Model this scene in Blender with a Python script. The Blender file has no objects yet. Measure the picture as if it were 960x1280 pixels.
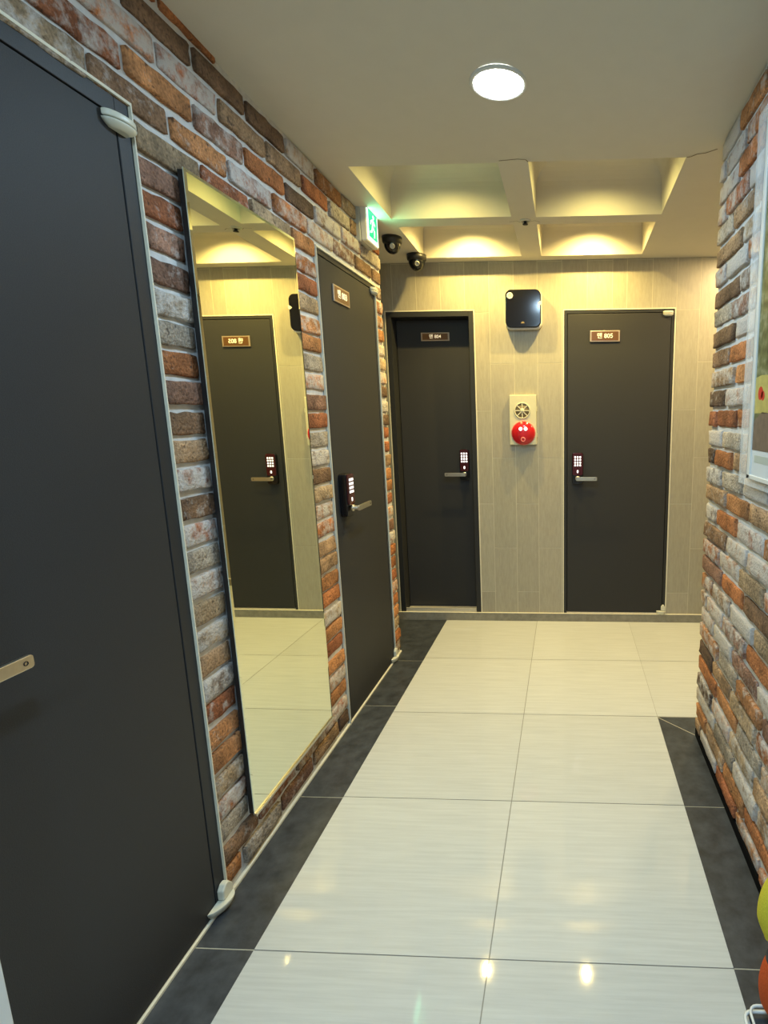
import bpy, bmesh, math, random
from mathutils import Vector, Matrix, noise
random.seed(7)
S = bpy.context.scene
COL = S.collection
PI = math.pi

# ------------------------------------------------------------------ materials
def mat(name):
    m = bpy.data.materials.new(name); m.use_nodes = True
    nt = m.node_tree; b = nt.nodes['Principled BSDF']
    return m, nt, b
def N(nt, t, **kw):
    n = nt.nodes.new(t)
    for k, v in kw.items(): setattr(n, k, v)
    return n
def simple(name, col, rough=.5, metal=0., spec=.5, nscale=60., namt=.12, bump=0., emis=None, estr=0., stretch=(1, 1, 1)):
    """plain coloured surface with a fine procedural variation and optional bump"""
    m, nt, b = mat(name)
    tc = N(nt, 'ShaderNodeTexCoord'); mp = N(nt, 'ShaderNodeMapping'); mp.inputs['Scale'].default_value = stretch
    nz = N(nt, 'ShaderNodeTexNoise'); nz.inputs['Scale'].default_value = nscale; nz.inputs['Detail'].default_value = 4
    nt.links.new(tc.outputs['Object'], mp.inputs['Vector']); nt.links.new(mp.outputs['Vector'], nz.inputs['Vector'])
    mx = N(nt, 'ShaderNodeMix', data_type='RGBA')
    lo = [c * (1 - namt) for c in col]; hi = [min(1, c * (1 + namt)) for c in col]
    mx.inputs['A'].default_value = (*lo, 1); mx.inputs['B'].default_value = (*hi, 1)
    nt.links.new(nz.outputs['Fac'], mx.inputs['Factor']); nt.links.new(mx.outputs['Result'], b.inputs['Base Color'])
    b.inputs['Roughness'].default_value = rough; b.inputs['Metallic'].default_value = metal
    b.inputs['Specular IOR Level'].default_value = spec
    if bump:
        bp = N(nt, 'ShaderNodeBump'); bp.inputs['Strength'].default_value = bump; bp.inputs['Distance'].default_value = .002
        nt.links.new(nz.outputs['Fac'], bp.inputs['Height']); nt.links.new(bp.outputs['Normal'], b.inputs['Normal'])
    if emis:
        b.inputs['Emission Color'].default_value = (*emis, 1); b.inputs['Emission Strength'].default_value = estr
    return m

def brick_material():
    m, nt, b = mat('old_brick')
    at = N(nt, 'ShaderNodeVertexColor', layer_name='brick')      # colour of each brick, alpha = how much limewash clings to it
    tc = N(nt, 'ShaderNodeTexCoord')
    n1 = N(nt, 'ShaderNodeTexNoise'); n1.inputs['Scale'].default_value = 26; n1.inputs['Detail'].default_value = 8; n1.inputs['Roughness'].default_value = .68
    n2 = N(nt, 'ShaderNodeTexNoise'); n2.inputs['Scale'].default_value = 130; n2.inputs['Detail'].default_value = 5
    n3 = N(nt, 'ShaderNodeTexNoise'); n3.inputs['Scale'].default_value = 60; n3.inputs['Detail'].default_value = 6
    for n in (n1, n2, n3): nt.links.new(tc.outputs['Object'], n.inputs['Vector'])
    # brick body with lighter and darker grain
    r2 = N(nt, 'ShaderNodeMapRange'); r2.inputs['From Min'].default_value = .3; r2.inputs['From Max'].default_value = .7
    r2.inputs['To Min'].default_value = .62; r2.inputs['To Max'].default_value = 1.3
    nt.links.new(n2.outputs['Fac'], r2.inputs['Value'])
    ml = N(nt, 'ShaderNodeVectorMath', operation='SCALE'); nt.links.new(at.outputs['Color'], ml.inputs[0]); nt.links.new(r2.outputs['Result'], ml.inputs['Scale'])
    # slow drift from pale to burnt inside one brick
    n4 = N(nt, 'ShaderNodeTexNoise'); n4.inputs['Scale'].default_value = 11; n4.inputs['Detail'].default_value = 5; nt.links.new(tc.outputs['Object'], n4.inputs['Vector'])
    r4 = N(nt, 'ShaderNodeMapRange'); r4.inputs['From Min'].default_value = .35; r4.inputs['From Max'].default_value = .68
    r4.inputs['To Min'].default_value = .58; r4.inputs['To Max'].default_value = 1.25
    nt.links.new(n4.outputs['Fac'], r4.inputs['Value'])
    m4 = N(nt, 'ShaderNodeVectorMath', operation='SCALE'); nt.links.new(ml.outputs['Vector'], m4.inputs[0]); nt.links.new(r4.outputs['Result'], m4.inputs['Scale'])
    ml = m4
    # dark burnt specks
    r3 = N(nt, 'ShaderNodeMapRange'); r3.inputs['From Min'].default_value = .30; r3.inputs['From Max'].default_value = .40
    r3.inputs['To Min'].default_value = .75; r3.inputs['To Max'].default_value = 0
    nt.links.new(n3.outputs['Fac'], r3.inputs['Value'])
    dk = N(nt, 'ShaderNodeMix', data_type='RGBA'); dk.inputs['B'].default_value = (.05, .03, .022, 1)
    nt.links.new(r3.outputs['Result'], dk.inputs['Factor']); nt.links.new(ml.outputs['Vector'], dk.inputs['A'])
    # limewash patches
    ad = N(nt, 'ShaderNodeMath', operation='ADD'); nt.links.new(n1.outputs['Fac'], ad.inputs[0]); nt.links.new(at.outputs['Alpha'], ad.inputs[1])
    r1 = N(nt, 'ShaderNodeMapRange'); r1.inputs['From Min'].default_value = .90; r1.inputs['From Max'].default_value = 1.10
    r1.inputs['To Min'].default_value = 0; r1.inputs['To Max'].default_value = .9
    nt.links.new(ad.outputs['Value'], r1.inputs['Value'])
    mx = N(nt, 'ShaderNodeMix', data_type='RGBA'); mx.inputs['B'].default_value = (.56, .52, .48, 1)
    nt.links.new(r1.outputs['Result'], mx.inputs['Factor']); nt.links.new(dk.outputs['Result'], mx.inputs['A'])
    nt.links.new(mx.outputs['Result'], b.inputs['Base Color'])
    b.inputs['Roughness'].default_value = .82; b.inputs['Specular IOR Level'].default_value = .25
    sm = N(nt, 'ShaderNodeMath', operation='ADD'); nt.links.new(n2.outputs['Fac'], sm.inputs[0]); nt.links.new(n3.outputs['Fac'], sm.inputs[1])
    bp = N(nt, 'ShaderNodeBump'); bp.inputs['Strength'].default_value = 1.0; bp.inputs['Distance'].default_value = .006
    nt.links.new(sm.outputs['Value'], bp.inputs['Height']); nt.links.new(bp.outputs['Normal'], b.inputs['Normal'])
    return m

def tile_material(name, base, vary, stretch, scale, rough, spec, att=None, bump=0.0, lo=.35, hi=.65, coat=0.):
    """stone tile: stretched grain over the colour each tile carries"""
    m, nt, b = mat(name)
    tc = N(nt, 'ShaderNodeTexCoord'); mp = N(nt, 'ShaderNodeMapping'); mp.inputs['Scale'].default_value = stretch
    nz = N(nt, 'ShaderNodeTexNoise'); nz.inputs['Scale'].default_value = scale; nz.inputs['Detail'].default_value = 7; nz.inputs['Roughness'].default_value = .65
    nt.links.new(tc.outputs['Object'], mp.inputs['Vector']); nt.links.new(mp.outputs['Vector'], nz.inputs['Vector'])
    rg = N(nt, 'ShaderNodeMapRange'); rg.inputs['From Min'].default_value = lo; rg.inputs['From Max'].default_value = hi
    nt.links.new(nz.outputs['Fac'], rg.inputs['Value'])
    mx = N(nt, 'ShaderNodeMix', data_type='RGBA')
    mx.inputs['A'].default_value = (*[c * (1 - vary) for c in base], 1); mx.inputs['B'].default_value = (*[c * (1 + vary * .6) for c in base], 1)
    nt.links.new(rg.outputs['Result'], mx.inputs['Factor'])
    out = mx.outputs['Result']
    if att:
        at = N(nt, 'ShaderNodeVertexColor', layer_name=att)
        mu = N(nt, 'ShaderNodeMix', data_type='RGBA', blend_type='MULTIPLY'); mu.inputs['Factor'].default_value = 1
        nt.links.new(out, mu.inputs['A']); nt.links.new(at.outputs['Color'], mu.inputs['B']); out = mu.outputs['Result']
    nt.links.new(out, b.inputs['Base Color'])
    b.inputs['Roughness'].default_value = rough; b.inputs['Specular IOR Level'].default_value = spec
    if bump:
        bp = N(nt, 'ShaderNodeBump'); bp.inputs['Strength'].default_value = bump; bp.inputs['Distance'].default_value = .001
        nt.links.new(nz.outputs['Fac'], bp.inputs['Height']); nt.links.new(bp.outputs['Normal'], b.inputs['Normal'])
    return m

M = {}
M['brick'] = brick_material()
M['mortar'] = simple('lime_mortar', (.62, .61, .59), .9, spec=.2, nscale=45, namt=.2, bump=.7)
M['paint'] = simple('ceiling_paint', (.68, .645, .56), .75, spec=.25, nscale=14, namt=.03, bump=.08)
M['plaster'] = simple('plain_plaster', (.62, .60, .55), .8, spec=.25, nscale=14, namt=.04, bump=.1)
M['white_trim'] = simple('white_board', (.66, .69, .70), .45, nscale=20, namt=.03)
M['door'] = simple('charcoal_door', (.034, .034, .035), .55, spec=.22, nscale=420, namt=.25, bump=.25)
M['frame'] = simple('charcoal_frame', (.025, .026, .028), .5, spec=.3, nscale=300, namt=.18, bump=.1)
M['gap'] = simple('dark_gap', (.004, .004, .005), .8, spec=.1)
M['caulk'] = simple('pale_caulk', (.72, .68, .54), .6, nscale=40, namt=.1)
M['ivory'] = simple('ivory_plastic', (.64, .63, .52), .38, nscale=30, namt=.05)
M['steel'] = simple('brushed_steel', (.62, .60, .55), .28, metal=1., nscale=90, namt=.12, stretch=(1, 12, 1))
M['nickel'] = simple('satin_nickel', (.66, .62, .52), .33, metal=1., nscale=90, namt=.1)
M['sill'] = simple('satin_sill_steel', (.60, .57, .50), .5, metal=.55, nscale=90, namt=.1)
M['lock_black'] = simple('lock_black', (.008, .007, .008), .22, nscale=80, namt=.1)
M['maroon'] = simple('dark_maroon_lacquer', (.05, .006, .010), .16, nscale=80, namt=.1)
M['keys'] = simple('lit_keys_and_glints', (.8, .78, .76), .4, emis=(1, .93, .90), estr=1.5)
M['plate'] = simple('bronze_plate', (.16, .075, .030), .30, metal=.35, nscale=50, namt=.15, stretch=(1, 1, 8))
M['plate_edge'] = simple('plate_bezel', (.46, .36, .27), .35, metal=.5, nscale=50, namt=.1)
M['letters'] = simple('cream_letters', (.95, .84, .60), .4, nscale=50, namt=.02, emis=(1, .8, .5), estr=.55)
M['black_gloss'] = simple('black_gloss', (.006, .006, .010), .12, spec=.5, nscale=50, namt=.1)
M['smoke'] = simple('smoked_dome', (.010, .011, .013), .10, spec=.6, nscale=50, namt=.1)
M['black_plastic'] = simple('black_plastic', (.014, .014, .015), .4, nscale=120, namt=.15)
M['white_plastic'] = simple('white_plastic', (.72, .71, .66), .35, nscale=50, namt=.03)
M['cream_plastic'] = simple('cream_panel', (.60, .57, .40), .45, nscale=50, namt=.04)
M['red'] = simple('red_lens', (.50, .012, .018), .14, spec=.6, nscale=40, namt=.08, emis=(.8, .01, .015), estr=.03)
M['pink'] = simple('pale_red_plastic', (.75, .20, .18), .35, nscale=40, namt=.05)
M['grille_dark'] = simple('grille_brown', (.17, .13, .075), .7, nscale=60, namt=.1)  # dark brown for the grille disc, ceiling cracks and box emblem
M['grey_box'] = simple('grey_plastic', (.46, .45, .40), .45, nscale=60, namt=.05)
M['green_lit'] = simple('lit_green', (.0, .45, .22), .4, emis=(.0, .60, .28), estr=.75)
M['white_lit'] = simple('lit_white', (.9, 1, .95), .4, emis=(.72, 1, .88), estr=1.0)
M['orange_felt'] = simple('orange_felt', (.50, .085, .022), .95, spec=.1, nscale=260, namt=.3, bump=.6)
M['yellow_felt'] = simple('yellow_felt', (.58, .50, .045), .95, spec=.1, nscale=260, namt=.25, bump=.6)
M['insole'] = simple('pale_insole', (.52, .46, .38), .85, nscale=120, namt=.1)
M['dark_rim'] = simple('dark_binding', (.03, .03, .03), .8, nscale=100, namt=.2)
M['white_wire'] = simple('white_wire', (.72, .76, .76), .35, nscale=50, namt=.04)
M['light_tile'] = tile_material('pale_polished_tile', (.56, .575, .555), .075, (1.2, 26, 1), 3.2, .040, .30, att='tile', bump=.02)
M['dark_tile'] = tile_material('charcoal_tile', (.055, .062, .072), .55, (1, 1, 1), 16, .36, .45, att='tile', bump=.05, lo=.3, hi=.72)
M['wall_tile'] = tile_material('beige_stone_tile', (.38, .35, .275), .10, (9, 9, 1.4), 12, .42, .4, att='tile', bump=.1)
M['kerb_tile'] = tile_material('grey_kerb_tile', (.27, .25, .20), .18, (1, 1, 1), 30, .4, .4, bump=.05)
M['grout'] = simple('pale_grout', (.56, .52, .40), .85, spec=.2, nscale=80, namt=.1)
M['grout_floor'] = simple('grey_floor_grout', (.27, .265, .24), .8, spec=.2, nscale=80, namt=.12)
M['warm_led'] = simple('warm_led', (1, .9, .7), .4, emis=(1, .80, .45), estr=30)
M['cool_led'] = simple('cool_led', (1, 1, 1), .4, emis=(.86, .95, 1.0), estr=40)

def mirror_material():
    m, nt, b = mat('silvered_glass')
    b.inputs['Base Color'].default_value = (.84, .87, .70, 1); b.inputs['Metallic'].default_value = 1; b.inputs['Roughness'].default_value = .008
    nz = N(nt, 'ShaderNodeTexNoise'); nz.inputs['Scale'].default_value = 3
    rg = N(nt, 'ShaderNodeMapRange'); rg.inputs['To Min'].default_value = .004; rg.inputs['To Max'].default_value = .014
    nt.links.new(nz.outputs['Fac'], rg.inputs['Value']); nt.links.new(rg.outputs['Result'], b.inputs['Roughness'])
    return m
M['mirror'] = mirror_material()
M['glass_edge'] = simple('glass_edge', (.62, .68, .55), .2, nscale=30, namt=.05)

def acrylic_material():
    m, nt, b = mat('clear_acrylic')
    b.inputs['Base Color'].default_value = (.93, .95, .95, 1); b.inputs['Roughness'].default_value = .04
    b.inputs['IOR'].default_value = 1.45; b.inputs['Alpha'].default_value = .42
    nz = N(nt, 'ShaderNodeTexNoise'); nz.inputs['Scale'].default_value = 3
    rg = N(nt, 'ShaderNodeMapRange'); rg.inputs['To Min'].default_value = .27; rg.inputs['To Max'].default_value = .35
    nt.links.new(nz.outputs['Fac'], rg.inputs['Value']); nt.links.new(rg.outputs['Result'], b.inputs['Alpha'])
    return m
M['acrylic'] = acrylic_material()

def photo_material():
    m, nt, b = mat('garden_print')
    tc = N(nt, 'ShaderNodeTexCoord')
    nz = N(nt, 'ShaderNodeTexNoise'); nz.inputs['Scale'].default_value = 34; nz.inputs['Detail'].default_value = 8
    nt.links.new(tc.outputs['Object'], nz.inputs['Vector'])
    cr = N(nt, 'ShaderNodeValToRGB'); e = cr.color_ramp.elements
    e[0].position = .3; e[0].color = (.035, .045, .018, 1); e[1].position = .72; e[1].color = (.34, .33, .20, 1)
    x = e.new(.5); x.color = (.13, .15, .055, 1)
    nt.links.new(nz.outputs['Fac'], cr.inputs['Fac']); nt.links.new(cr.outputs['Color'], b.inputs['Base Color'])
    b.inputs['Roughness'].default_value = .35
    return m
M['print'] = photo_material()
M['print_yellow'] = simple('print_yellow', (.50, .42, .12), .35, nscale=40, namt=.35)
M['print_earth'] = simple('print_earth', (.17, .125, .09), .35, nscale=50, namt=.5)
M['print_red'] = simple('print_red', (.60, .02, .015), .35, nscale=60, namt=.2)
M['print_grey'] = simple('print_grey', (.48, .52, .46), .35, nscale=60, namt=.05)

# ------------------------------------------------------------------ mesh helpers
class MB:
    """collects faces and links them as ONE mesh object"""
    def __init__(s): s.v, s.f, s.mi, s.sm = [], [], [], []
    def add(s, verts, faces, mi=0, smooth=False):
        o = len(s.v); s.v += [tuple(v) for v in verts]
        for f in faces: s.f.append([o + i for i in f]); s.mi.append(mi); s.sm.append(smooth)
        return s
    def quad(s, a, b, c, d, mi=0): return s.add([a, b, c, d], [(0, 1, 2, 3)], mi)
    def box(s, x0, x1, y0, y1, z0, z1, mi=0):
        v = [(x, y, z) for z in (z0, z1) for y in (y0, y1) for x in (x0, x1)]
        return s.add(v, [(0, 2, 3, 1), (4, 5, 7, 6), (0, 1, 5, 4), (2, 6, 7, 3), (0, 4, 6, 2), (1, 3, 7, 5)], mi)
    def prism(s, poly, fn, d0, d1, mi=0, smooth=False):
        """polygon (a,b) extruded between d0 and d1; fn(a,b,d) gives the point"""
        n = len(poly)
        v = [fn(a, b, d0) for a, b in poly] + [fn(a, b, d1) for a, b in poly]
        s.add(v, [list(range(n))[::-1], [n + i for i in range(n)]], mi)
        s.add(v, [(i, (i + 1) % n, n + (i + 1) % n, n + i) for i in range(n)], mi, smooth)
        return s
    def lathe(s, prof, fn, seg=32, mi=0):
        """profile (r,h) about an axis; fn(x,y,h) gives the point"""
        n = len(prof); v = []
        for k in range(seg):
            a = 2 * PI * k / seg
            v += [fn(r * math.cos(a), r * math.sin(a), h) for r, h in prof]
        f = [(k * n + i, ((k + 1) % seg) * n + i, ((k + 1) % seg) * n + i + 1, k * n + i + 1) for k in range(seg) for i in range(n - 1)]
        return s.add(v, f, mi, True)
    def tube(s, pts, r, seg=10, mi=0, closed=False):
        P = [Vector(p) for p in pts]; n = len(P); rings = []
        up = None
        for i in range(n):
            a = P[i - 1] if (i > 0 or closed) else P[i]; b = P[(i + 1) % n] if (i < n - 1 or closed) else P[i]
            t = (b - a).normalized()
            if up is None:
                up = Vector((0, 0, 1)) if abs(t.z) < .9 else Vector((1, 0, 0))
            side = t.cross(up).normalized(); up = side.cross(t).normalized()
            rings.append([P[i] + side * r * math.cos(2 * PI * k / seg) + up * r * math.sin(2 * PI * k / seg) for k in range(seg)])
        v = [q for R in rings for q in R]
        m = n if closed else n - 1
        f = [(i * seg + k, ((i + 1) % n) * seg + k, ((i + 1) % n) * seg + (k + 1) % seg, i * seg + (k + 1) % seg) for i in range(m) for k in range(seg)]
        s.add(v, f, mi, True)
        if not closed: s.add(v, [list(range(seg))[::-1], [(n - 1) * seg + k for k in range(seg)]], mi)
        return s
    def build(s, name, mats, parent=None, bevel=0., seg=2, attr=None, recalc=True):
        me = bpy.data.meshes.new(name); me.from_pydata(s.v, [], s.f)
        if not isinstance(mats, (list, tuple)): mats = [mats]
        for m in mats: me.materials.append(m)
        me.polygons.foreach_set('material_index', s.mi); me.polygons.foreach_set('use_smooth', s.sm)
        if attr:
            nm, cols = attr
            a = me.color_attributes.new(nm, 'FLOAT_COLOR', 'POINT')
            a.data.foreach_set('color', [c for q in cols for c in q])
        if recalc:
            bm = bmesh.new(); bm.from_mesh(me); bmesh.ops.remove_doubles(bm, verts=bm.verts, dist=1e-6) if not attr else None
            bmesh.ops.recalc_face_normals(bm, faces=bm.faces); bm.to_mesh(me); bm.free()
        me.update()
        o = bpy.data.objects.new(name, me); COL.objects.link(o)
        if parent: o.parent = parent
        if bevel:
            b = o.modifiers.new('bevel', 'BEVEL'); b.width = bevel; b.segments = seg; b.limit_method = 'ANGLE'; b.angle_limit = math.radians(40)
        return o

def tag(o, label, cat, group=None, kind=None):
    o['label'] = label; o['category'] = cat
    if group: o['group'] = group
    if kind: o['kind'] = kind
    return o
def empty(name, loc=(0, 0, 0)):
    o = bpy.data.objects.new(name, None); COL.objects.link(o); o.location = loc; o.empty_display_size = .05
    return o
def struct(o, label, cat): return tag(o, label, cat, kind='structure')
def rrect(x0, x1, y0, y1, r, n=5):
    pts = []
    for cx, cy, a0 in ((x1 - r, y1 - r, 0), (x0 + r, y1 - r, 90), (x0 + r, y0 + r, 180), (x1 - r, y0 + r, 270)):
        for k in range(n + 1):
            a = math.radians(a0 + 90 * k / n); pts.append((cx + r * math.cos(a), cy + r * math.sin(a)))
    return pts
def minus(rects, hole):
    """rectangles (a0,a1,b0,b1) with a hole cut out"""
    out = []; h0, h1, k0, k1 = hole
    for a0, a1, b0, b1 in rects:
        if h1 <= a0 or h0 >= a1 or k1 <= b0 or k0 >= b1: out.append((a0, a1, b0, b1)); continue
        if b0 < k0: out.append((a0, a1, b0, k0))
        if b1 > k1: out.append((a0, a1, k1, b1))
        c0, c1 = max(b0, k0), min(b1, k1)
        if a0 < h0: out.append((a0, h0, c0, c1))
        if a1 > h1: out.append((h1, a1, c0, c1))
    return out
def text_mesh(name, txt, size, m, parent, to_world, depth=.0008):
    """raised lettering; to_world maps (x,y,h) of the text plane"""
    cu = bpy.data.curves.new(name, 'FONT'); cu.body = txt; cu.size = size; cu.align_x = 'CENTER'; cu.align_y = 'CENTER'; cu.extrude = depth
    cu.offset = size * .004
    t = bpy.data.objects.new(name, cu); COL.objects.link(t)
    bpy.context.view_layer.update()
    me = bpy.data.meshes.new_from_object(t.evaluated_get(bpy.context.evaluated_depsgraph_get()))
    bpy.data.objects.remove(t)
    for v in me.vertices: v.co = Vector(to_world(v.co.x, v.co.y, v.co.z))
    me.materials.clear(); me.materials.append(m)
    o = bpy.data.objects.new(name, me); COL.objects.link(o); o.parent = parent
    return o

# ------------------------------------------------------------------ dimensions (metres; camera stands at x=0, y=0)
XL, XR = -1.030, .592              # brick faces of the two long walls
YB = 3.690                         # face of the tiled end wall
YC = 2.300                         # corner where the passage opens to the right
YE = 3.140                         # end of the brick on the left
XREC, XEND, YNEAR = -1.300, 2.300, -1.700
def cz(y): return 2.541 - .0274 * y  # underside of the slightly falling ceiling

# ------------------------------------------------------------------ floor
fl = MB(); cols = []
def ftile(poly, mi, c):
    fl.add([(x, y, 0) for x, y in poly], [list(range(len(poly)))], mi); cols.extend([(c, c, c, 1)] * len(poly))
g = .0016
xs_l = [-.862, -.207, .447]
ys = [1.223 + .6115 * k for k in range(-5, 5)]
ys = [YNEAR] + [y for y in ys if y < 3.6] + [YB]
for j in range(len(ys) - 1):
    for i in range(2):
        ftile([(xs_l[i] + (g if i else 0), ys[j] + g), (xs_l[i + 1] - (g if i == 0 else 0), ys[j] + g), (xs_l[i + 1] - (g if i == 0 else 0), ys[j + 1] - g), (xs_l[i] + (g if i else 0), ys[j + 1] - g)], 0, random.uniform(.96, 1.03))
    if ys[j] > 2.4:
        for x0, x1 in ((.447, 1.10), (1.10, 1.75), (1.75, XEND)):
            ftile([(x0 + g, ys[j] + g), (x1 - g, ys[j] + g), (x1 - g, ys[j + 1] - g), (x0 + g, ys[j + 1] - g)], 0, random.uniform(.96, 1.03))
dl = [YNEAR, -1.2, -.6, .01, .617, 1.223, 1.829, 2.500, 3.016, YB]
for j in range(len(dl) - 1):
    ftile([(XREC, dl[j] + g), (-.862, dl[j] + g), (-.862, dl[j + 1] - g), (XREC, dl[j + 1] - g)], 1, random.uniform(.85, 1.15))
dr = [YNEAR, -1.2, -.6, .01, .617, 1.223, 1.829]
for j in range(len(dr) - 1):
    ftile([(.447, dr[j] + g), (.70, dr[j] + g), (.70, dr[j + 1] - g), (.447, dr[j + 1] - g)], 1, random.uniform(.85, 1.15))
# mitred corner of the dark border where the passage turns
ftile([(.447, 1.829 + g), (.70, 1.829 + g), (.70, 2.19), (.449, 2.436)], 1, 1.0)
ftile([(.451, 2.440), (.70, 2.196), (XEND, 2.196), (XEND, 2.443 - g), (.455, 2.443 - g)], 1, 1.1)
nt_ = len(cols)
fl.add([(XREC, YNEAR, -.0012), (XEND, YNEAR, -.0012), (XEND, YB, -.0012), (XREC, YB, -.0012)], [(0, 1, 2, 3)], 2); cols.extend([(1, 1, 1, 1)] * 4)
fl.add([(XREC, YNEAR, -.0010), (-.862, YNEAR, -.0010), (-.862, YB, -.0010), (XREC, YB, -.0010)], [(0, 1, 2, 3)], 3); cols.extend([(1, 1, 1, 1)] * 4)
fl.add([(.449, YNEAR, -.0010), (.70, YNEAR, -.0010), (.70, 2.442, -.0010), (.449, 2.442, -.0010)], [(0, 1, 2, 3)], 3); cols.extend([(1, 1, 1, 1)] * 4)
fo = fl.build('floor', [M['light_tile'], M['dark_tile'], M['grout_floor'], M['grout']], attr=('tile', cols), recalc=False)
struct(fo, 'polished pale tiled corridor floor with a charcoal tile border', 'floor')

# ------------------------------------------------------------------ ceiling with four coffers
cells = [(-.905, -.282, 2.41, 2.970), (-.157, .482, 2.41, 2.985), (-.902, -.282, 3.078, 3.600), (-.157, .470, 3.085, 3.605)]
ce = MB()
def crect(x0, x1, y0, y1): ce.quad((x0, y0, cz(y0)), (x0, y1, cz(y1)), (x1, y1, cz(y1)), (x1, y0, cz(y0)))
rs = [(XREC - .1, XEND + .1, YNEAR - .1, YB + .15)]
for c in cells: rs = minus(rs, c)
for r_ in rs: crect(*r_)
DEEP = .235
for c in cells:
    x0, x1, y0, y1 = c; loops = [(0, 0), (0, DEEP - .09)]
    for k in range(1, 8):
        a = PI / 2 * k / 7; loops.append((.09 * (1 - math.cos(a)), DEEP - .09 + .09 * math.sin(a)))
    vs = []
    for ins, h in loops:
        t = ins + h * .03
        vs += [(x0 + t, y0 + t, cz(y0) + h), (x1 - t, y0 + t, cz(y0) + h), (x1 - t, y1 - t, cz(y1) + h), (x0 + t, y1 - t, cz(y1) + h)]
    fs = [(4 * l + i, 4 * l + (i + 1) % 4, 4 * l + 4 + (i + 1) % 4, 4 * l + 4 + i) for l in range(len(loops) - 1) for i in range(4)]
    ce.add(vs, fs, 0, False); L = 4 * (len(loops) - 1); ce.add(vs, [(L, L + 1, L + 2, L + 3)], 0)
ceo = ce.build('ceiling', M['paint'], recalc=False)
struct(ceo, 'off-white plastered ceiling with a recessed grid of four lit coffers', 'ceiling')
crk = MB()
def crack(pts, w):
    for (xa, ya), (xb, yb) in zip(pts[:-1], pts[1:]):
        d = Vector((xb - xa, yb - ya)); n_ = Vector((-d.y, d.x)).normalized() * w
        crk.quad((xa - n_.x, ya - n_.y, cz(ya) - .0006), (xb - n_.x, yb - n_.y, cz(yb) - .0006), (xb + n_.x, yb + n_.y, cz(yb) - .0006), (xa + n_.x, ya + n_.y, cz(ya) - .0006))
crack([(-.275, 2.395), (-.235, 2.39), (-.20, 2.385), (-.165, 2.392), (-.157, 2.41)], .0022)
crack([(.484, 2.41), (.50, 2.405), (.52, 2.385), (.55, 2.38), (.59, 2.35)], .0028)
crack([(-.30, 3.04), (-.26, 3.03), (-.24, 3.05)], .0015); crack([(-.19, 3.04), (-.165, 3.03), (-.14, 3.05)], .0015)
cr_o = crk.build('plaster_crack', M['grille_dark'], ceo, recalc=False)

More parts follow.
